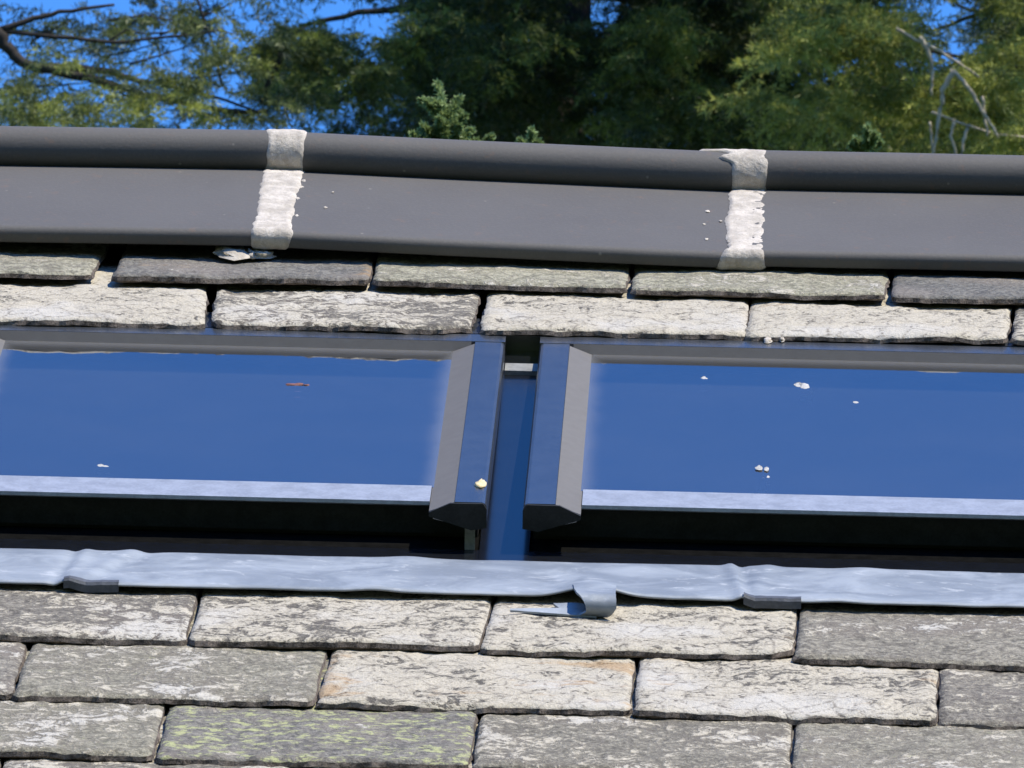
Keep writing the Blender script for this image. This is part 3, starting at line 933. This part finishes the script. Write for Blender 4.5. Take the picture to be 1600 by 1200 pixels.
def clump_roots(clumps):
    """clumps: (px, py, rx, ry, dist, depth spread, count, tone, spread)"""
    Rts, Ds, Ls, Ts = [], [], [], []
    for (px, py, rx, ry, dist, dep, cnt, tone) in clumps:
        cnt = int(cnt)
        g = rng.normal(size=(cnt, 3))*.55
        for k in range(cnt):
            Rts.append(at(px+g[k, 0]*rx, py+g[k, 1]*ry, dist+g[k, 2]*dep))
        az = rng.uniform(0, 2*math.pi, cnt)
        dd = np.stack([np.cos(az), np.sin(az)*.8-.35, rng.uniform(-.45, .35, cnt)], 1)
        Ds.append(unit(dd)); Ls.append(rng.uniform(.07, .16, cnt)); Ts.append(np.clip(rng.normal(tone, .2, cnt), 0, 1))
    return np.array(Rts), np.concatenate(Ds), np.concatenate(Ls), np.concatenate(Ts)

def rough_crown(cx, cy, z0, z1, rad, count, keep):
    """the rest of a conifer's crown, in bigger sprays; keep(point) says where it may stand"""
    Rts, Ds, Ls = [], [], []
    while len(Rts) < count:
        z = random.uniform(z0, z1); f = (z1-z)/(z1-z0); rr = rad*(.12+.88*f)*math.sqrt(random.uniform(.15, 1)); a = random.uniform(0, 2*math.pi)
        p = np.array([cx+rr*math.cos(a), cy+rr*math.sin(a), z-.25*rr])
        if not keep(p): continue
        Rts.append(p); Ds.append((math.cos(a)+random.gauss(0, .4), math.sin(a)+random.gauss(0, .4), random.uniform(-.5, .15))); Ls.append(random.uniform(.35, .7))
    return np.array(Rts), unit(np.array(Ds)), np.array(Ls), np.clip(rng.normal(.4, .2, len(Rts)), 0, 1)

def project(p):
    q = p-CAM; zd = float(q @ d_)
    return 800+F_PX*float(q @ RIGHT)/zd, 600-F_PX*float(q @ UP)/zd
def off_frame(p, up=420, dn=430):
    x, y = project(p)
    return y < -up or y > dn or x < -500 or x > 2100

def bough(points, rad, dist):
    pts = []
    for p in points:
        d = p[2] if len(p) > 2 else dist
        pts.append(at(p[0], p[1], d))
    # smooth the polyline
    out = []
    for a, b in zip(pts[:-1], pts[1:]):
        for k in range(4): out.append(a+(b-a)*k/4)
    out.append(pts[-1])
    out = [o_ + np.array([nz(i*.6, dist, 1), 0, nz(i*.6, dist, 5)])*rad[0]*.8 for i, o_ in enumerate(out)]
    rr = np.linspace(rad[0], rad[1], len(out))
    return tube(out, list(rr), 7)

def tree(name, label, px, dist, height, trunk_r, mat, clumps, boughs, rad=3.0, extra=900, twigs=(), upshade=None, group=None, dens=1.0):
    b = at(px, 150, dist)
    t = empty(name, (b[0], b[1], 0), label, 'tree', group)
    pts = [np.array([b[0]+.12*nz(z*.25, px*.01), b[1]+.12*nz(z*.25, px*.02, 4), z]) for z in np.linspace(0, height, 24)]
    obj('trunk', *tube(pts, list(np.linspace(trunk_r, .02, 24)), 12), M_BARK, t, False, True)
    for (bp, br) in boughs:
        obj('limb', *bough(bp, br, dist), M_BARK, t, False, True)
    for tw in twigs:
        obj('dead_twig', *bough(tw[0], (tw[1][0]*.95, tw[1][1]*1.05), tw[2]), M_TWIG, t, False, True)
    parts = []
    Rr, D, Ls, T = clump_roots([c[:6]+(max(1, round(c[6]*dens)),)+c[7:] for c in clumps])
    parts.append(sprays(Rr, D, Ls, T))
    Rr, D, Ls, T = rough_crown(b[0], b[1], 3.0, height, rad, extra, off_frame)
    parts.append(sprays(Rr, D, Ls, T, 6, 14, .07, .010))
    if upshade is not None:
        Rr, D, Ls, T = clump_roots(upshade)
        parts.append(sprays(Rr, D, Ls*1.5, T, 6, 16, .035, .004))
    V = np.concatenate([p[0] for p in parts]); tn = np.concatenate([p[1] for p in parts])
    crown_obj('crown', V, tn, mat, t)
    return t

D1 = 29.5
left_cl = [ # px, py, rx, ry, dist, depth, count, tone (sunlit clumps coloured paler, shaded ones darker)
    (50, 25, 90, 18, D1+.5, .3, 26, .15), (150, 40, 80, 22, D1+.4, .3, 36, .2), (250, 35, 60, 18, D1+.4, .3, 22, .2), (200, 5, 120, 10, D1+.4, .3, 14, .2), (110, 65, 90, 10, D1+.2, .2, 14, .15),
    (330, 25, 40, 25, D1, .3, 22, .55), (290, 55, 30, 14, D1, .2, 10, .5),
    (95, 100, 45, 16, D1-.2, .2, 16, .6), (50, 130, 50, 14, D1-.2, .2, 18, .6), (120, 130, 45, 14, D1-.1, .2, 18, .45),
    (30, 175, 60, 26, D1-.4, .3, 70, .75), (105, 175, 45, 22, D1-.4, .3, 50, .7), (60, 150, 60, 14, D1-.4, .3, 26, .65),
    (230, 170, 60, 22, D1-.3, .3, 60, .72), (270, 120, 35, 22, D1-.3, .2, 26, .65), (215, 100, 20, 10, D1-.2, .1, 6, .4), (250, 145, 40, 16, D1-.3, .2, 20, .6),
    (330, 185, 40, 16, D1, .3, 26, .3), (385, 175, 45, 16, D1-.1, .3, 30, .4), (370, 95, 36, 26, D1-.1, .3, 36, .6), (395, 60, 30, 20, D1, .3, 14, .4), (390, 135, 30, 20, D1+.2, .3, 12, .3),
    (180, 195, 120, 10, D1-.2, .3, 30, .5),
]
left_b = [([(-420, -40), (-60, 5), (0, 58), (25, 88), (70, 108), (140, 112), (230, 128)], (.024, .007)),
          ([(60, 104), (120, 118), (200, 140), (290, 162), (420, 176)], (.016, .006)),
          ([(0, 46), (40, 34), (90, 18), (180, 8)], (.010, .004)),
          ([(0, 48), (90, 58), (180, 66), (260, 58), (350, 46)], (.007, .003)),
          ([(225, 126), (330, 150), (420, 180)], (.006, .003)),
          ([(440, 80), (420, 130), (405, 160)], (.009, .005)),
          ([(300, -20), (330, 60), (345, 130)], (.004, .003))]
for k in range(22):
    x0 = random.uniform(10, 420); y0 = random.uniform(20, 175); dx = random.uniform(30, 110)
    left_b.append(([(x0, y0), (x0+dx*.5, y0-random.uniform(0, 22)), (x0+dx, y0-random.uniform(-14, 36))], (.0032, .0014)))
    left_cl.append((x0+dx*.7, y0-12, 30, 10, D1+.3, .15, 7, random.uniform(.1, .45)))
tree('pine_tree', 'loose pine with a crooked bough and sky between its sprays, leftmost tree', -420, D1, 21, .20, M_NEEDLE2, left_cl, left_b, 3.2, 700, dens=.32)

D2 = 30.5
holes = [(565, 35, 55, 22), (600, 62, 38, 14), (525, 12, 30, 14), (905, 22, 42, 26), (950, 30, 22, 22), (748, 171, 12, 5), (525, 188, 24, 16), (1268, 78, 26, 16), (1325, 100, 12, 10), (470, 190, 40, 10), (640, 8, 40, 8), (480, 20, 34, 24), (1490, 30, 90, 66)]
cen = []
for k in range(780):
    px = random.uniform(430, 1630); py = random.uniform(-70, 235)
    bad = False
    for (hx, hy, hrx, hry) in holes:
        if ((px-hx)/(hrx+(22 if hrx > 13 else 8)))**2+((py-hy)/(hry+(16 if hrx > 13 else 7)))**2 < 1: bad = True
    if bad: continue
    if px < 640 and random.random() < .35: continue
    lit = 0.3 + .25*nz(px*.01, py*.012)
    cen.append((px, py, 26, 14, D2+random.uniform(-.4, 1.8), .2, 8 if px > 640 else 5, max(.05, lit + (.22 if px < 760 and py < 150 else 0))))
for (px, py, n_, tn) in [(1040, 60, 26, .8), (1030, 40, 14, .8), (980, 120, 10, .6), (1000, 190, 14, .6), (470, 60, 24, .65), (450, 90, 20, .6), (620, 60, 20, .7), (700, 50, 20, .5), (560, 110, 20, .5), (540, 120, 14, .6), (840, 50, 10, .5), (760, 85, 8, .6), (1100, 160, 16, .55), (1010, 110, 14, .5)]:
    cen.append((px, py, 30, 16, D2-.9, .2, n_, tn))  # sunlit sprays, their light put into a higher tone
shade = []
for k in range(60):
    px = random.uniform(760, 1650); py = random.uniform(-430, -150)
    shade.append((px, py, 60, 40, D2-random.uniform(.3, 1.5), .3, 8, .4))
cen_b = [([(865, -300), (870, -60), (866, 60), (858, 240)], (.075, .085)),
         ([(866, 20), (760, 60), (640, 110), (520, 160)], (.020, .008)), ([(866, 60), (1000, 110), (1130, 130), (1280, 120)], (.020, .007)),
         ([(866, 0), (700, 10), (560, 20), (470, 40)], (.014, .006)), ([(866, -10), (960, -5), (1100, 20), (1200, 30)], (.014, .006))]
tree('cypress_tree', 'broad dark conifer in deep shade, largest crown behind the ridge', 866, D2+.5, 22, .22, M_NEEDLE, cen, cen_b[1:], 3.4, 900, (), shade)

D3 = 28.8
right_cl = []
for k in range(120):
    px = random.uniform(1150, 1660); py = random.uniform(-50, 240)
    if ((px-1490)/100)**2+((py-30)/76)**2 < 1: continue
    if ((px-1270)/40)**2+((py-82)/24)**2 < 1: continue
    if ((px-1328)/22)**2+((py-100)/18)**2 < 1: continue
    if px < 1260 and random.random() < .5: continue
    if 1080 < px < 1420 and 110 < py < 150 and random.random() < .7: continue
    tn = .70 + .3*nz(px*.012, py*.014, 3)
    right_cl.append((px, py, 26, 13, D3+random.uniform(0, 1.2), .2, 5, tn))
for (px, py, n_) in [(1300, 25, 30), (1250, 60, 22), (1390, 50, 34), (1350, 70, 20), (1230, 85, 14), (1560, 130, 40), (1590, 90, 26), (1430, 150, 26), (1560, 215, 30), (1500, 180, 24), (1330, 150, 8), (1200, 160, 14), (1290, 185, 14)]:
    right_cl.append((px, py, 34, 18, D3-.3, .25, n_, .8))  # brightness of the sunlit clumps put into tone
right_b = [([(1900, -160), (1700, 20), (1600, 120), (1480, 140), (1330, 145)], (.030, .008)), ([(1700, 120), (1560, 100), (1400, 70), (1250, 60)], (.007, .003))]
tw = [([(1436, 58), (1452, 82), (1458, 112), (1455, 150)], (.0075, .0035), D3-.6), ([(1490, 108), (1474, 140), (1468, 180), (1458, 250)], (.0085, .0035), D3-.7),
      ([(1488, 112), (1510, 132), (1530, 165), (1542, 185), (1560, 214)], (.0065, .003), D3-.7), ([(1534, 150), (1540, 190), (1544, 215)], (.005, .003), D3-.65),
      ([(1490, 190), (1486, 212), (1496, 250)], (.005, .003), D3-.65), ([(1512, 195), (1506, 220), (1500, 250)], (.005, .003), D3-.7),
      ([(1452, 190), (1456, 215), (1458, 250)], (.004, .003), D3-.6), ([(1400, 45), (1430, 62), (1470, 80), (1500, 100), (1530, 120)], (.005, .003), D3-.6),
      ([(1455, 175), (1500, 192), (1550, 208), (1600, 214)], (.004, .002), D3-.62)]
rshade = [(random.uniform(1250, 1850), random.uniform(-400, -150), 55, 30, D3-random.uniform(.3, 1.1), .2, 6, .5) for k in range(12)]
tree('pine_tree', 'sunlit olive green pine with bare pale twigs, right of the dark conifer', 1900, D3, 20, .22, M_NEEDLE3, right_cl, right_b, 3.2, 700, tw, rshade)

D4 = 33.0
far_cl = [(1480, 48, 30, 10, D4, .2, 3, .2), (1550, 10, 50, 12, D4, .3, 9, .2), (1590, 40, 40, 20, D4, .3, 22, .35), (1570, 60, 40, 14, D4, .3, 12, .3), (1640, 10, 60, 60, D4, .4, 30, .3)]
far_b = [([(2000, -60), (1700, -8), (1600, 8), (1545, 14), (1500, 32), (1462, 48)], (.012, .005)), ([(1600, 48), (1560, 46), (1510, 36)], (.008, .004)), ([(1530, 20), (1500, 10), (1480, -10)], (.006, .003))]
tree('pine_tree', 'thin dark pine boughs against blue sky at top right, beyond the olive pine', 2050, D4, 22, .2, M_NEEDLE2, far_cl, far_b, 2.6, 400)

# young spruces whose leaders just clear the ridge
def shoot(p, d, ln, tone, n=150, nl=.0125):
    d = unit(np.array(d, float)); t = rng.uniform(0, 1, n)**.9
    base = p + d*(ln*t)[:, None]
    nd = unit(d*.75 + rng.normal(size=(n, 3))*.75)
    return needle_mesh(base, nd, rng.uniform(.8, 1.2, n)*nl*(1.1-.3*t), np.full(n, .0021), np.clip(rng.normal(tone, .12, n), 0, 1))
def spruce(label, px, py, dist, whorls, tips, seed, bottom=2.0):
    top = at(px, py, dist)
    t = empty('young_spruce', (top[0], top[1], 0), label, 'tree')
    top = at(px+12, py, dist+.02)
    zs = np.linspace(0, top[2]-.05, 20)
    lean = unit(np.array([.12, 0, 1.0]))
    pts = [np.array([top[0]+.03*nz(z*.5, seed)*min(1, (top[2]-z)), top[1], z]) for z in zs]
    obj('trunk', *tube(pts, list(np.linspace(.07, .003, 20)), 8), M_BARK, t, False, True)
    parts = []
    for (dx, dy, ex, ey, tn) in tips:       # shoots: root and tip in photo pixels about the leader's tip
        a = at(px+dx, py+dy, dist+random.uniform(-.03, .03)); b = at(px+ex, py+ey, dist+random.uniform(-.05, .02))
        parts.append(shoot(a, b-a, np.linalg.norm(b-a), tn, 340))
    # the whorls below, hidden behind the roof from here
    z = top[2]-whorls
    while z > bottom:
        rr = .10+(top[2]-z)*.22
        for k in range(9):
            a_ = random.uniform(0, 2*math.pi)
            p = np.array([top[0], top[1], z]); dd = (math.cos(a_), math.sin(a_), -.15+random.uniform(-.15, .1))
            parts.append(shoot(p, dd, rr*random.uniform(.8, 1.1), .35, 120, .022))
        z -= .16+random.uniform(0, .08)
    V = np.concatenate([p[0] for p in parts]); tn = np.concatenate([p[1] for p in parts])
    crown_obj('crown', V, tn, M_SPRUCE, t)
tips1 = [(12, 58, 0, 0, .8), (10, 34, -26, 27, .7), (14, 62, -18, 30, .6), (16, 60, 34, 22, .6), (10, 60, 32, 44, .5), (18, 80, 42, 52, .55), (8, 80, 2, 55, .5), (14, 70, 16, 40, .5), (10, 90, -24, 66, .6), (16, 95, 10, 62, .5), (26, 98, 52, 72, .65), (24, 98, 34, 66, .5),
         (0, 100, -40, 80, .6), (-10, 100, -26, 76, .4), (4, 100, -12, 74, .35), (20, 104, 24, 70, .4), (30, 104, 44, 82, .4), (60, 108, 84, 84, .6), (10, 106, 2, 78, .35), (-20, 104, -32, 84, .5), (40, 108, 60, 90, .4)]
spruce('pale green young spruce leader standing clear above the middle ridge tile', 684, 130, 17.0, .30, tips1, 1.0)
tips2 = [(0, 30, 2, 0, .75), (-6, 34, -16, 16, .6), (6, 34, 12, 18, .5), (-2, 40, -24, 28, .5)]
spruce('tiny spruce tip barely over the ridge, right of the clear standing leader', 829, 204, 17.4, .25, tips2, 2.0)
tips3 = [(0, 36, 2, 0, .75), (0, 34, -18, 20, .6), (2, 34, 14, 12, .6), (2, 36, 20, 24, .5), (-4, 40, -24, 30, .5)]
spruce('small spruce tip over the ridge, right of the second mortar joint', 1354, 198, 17.8, .25, tips3, 3.0)
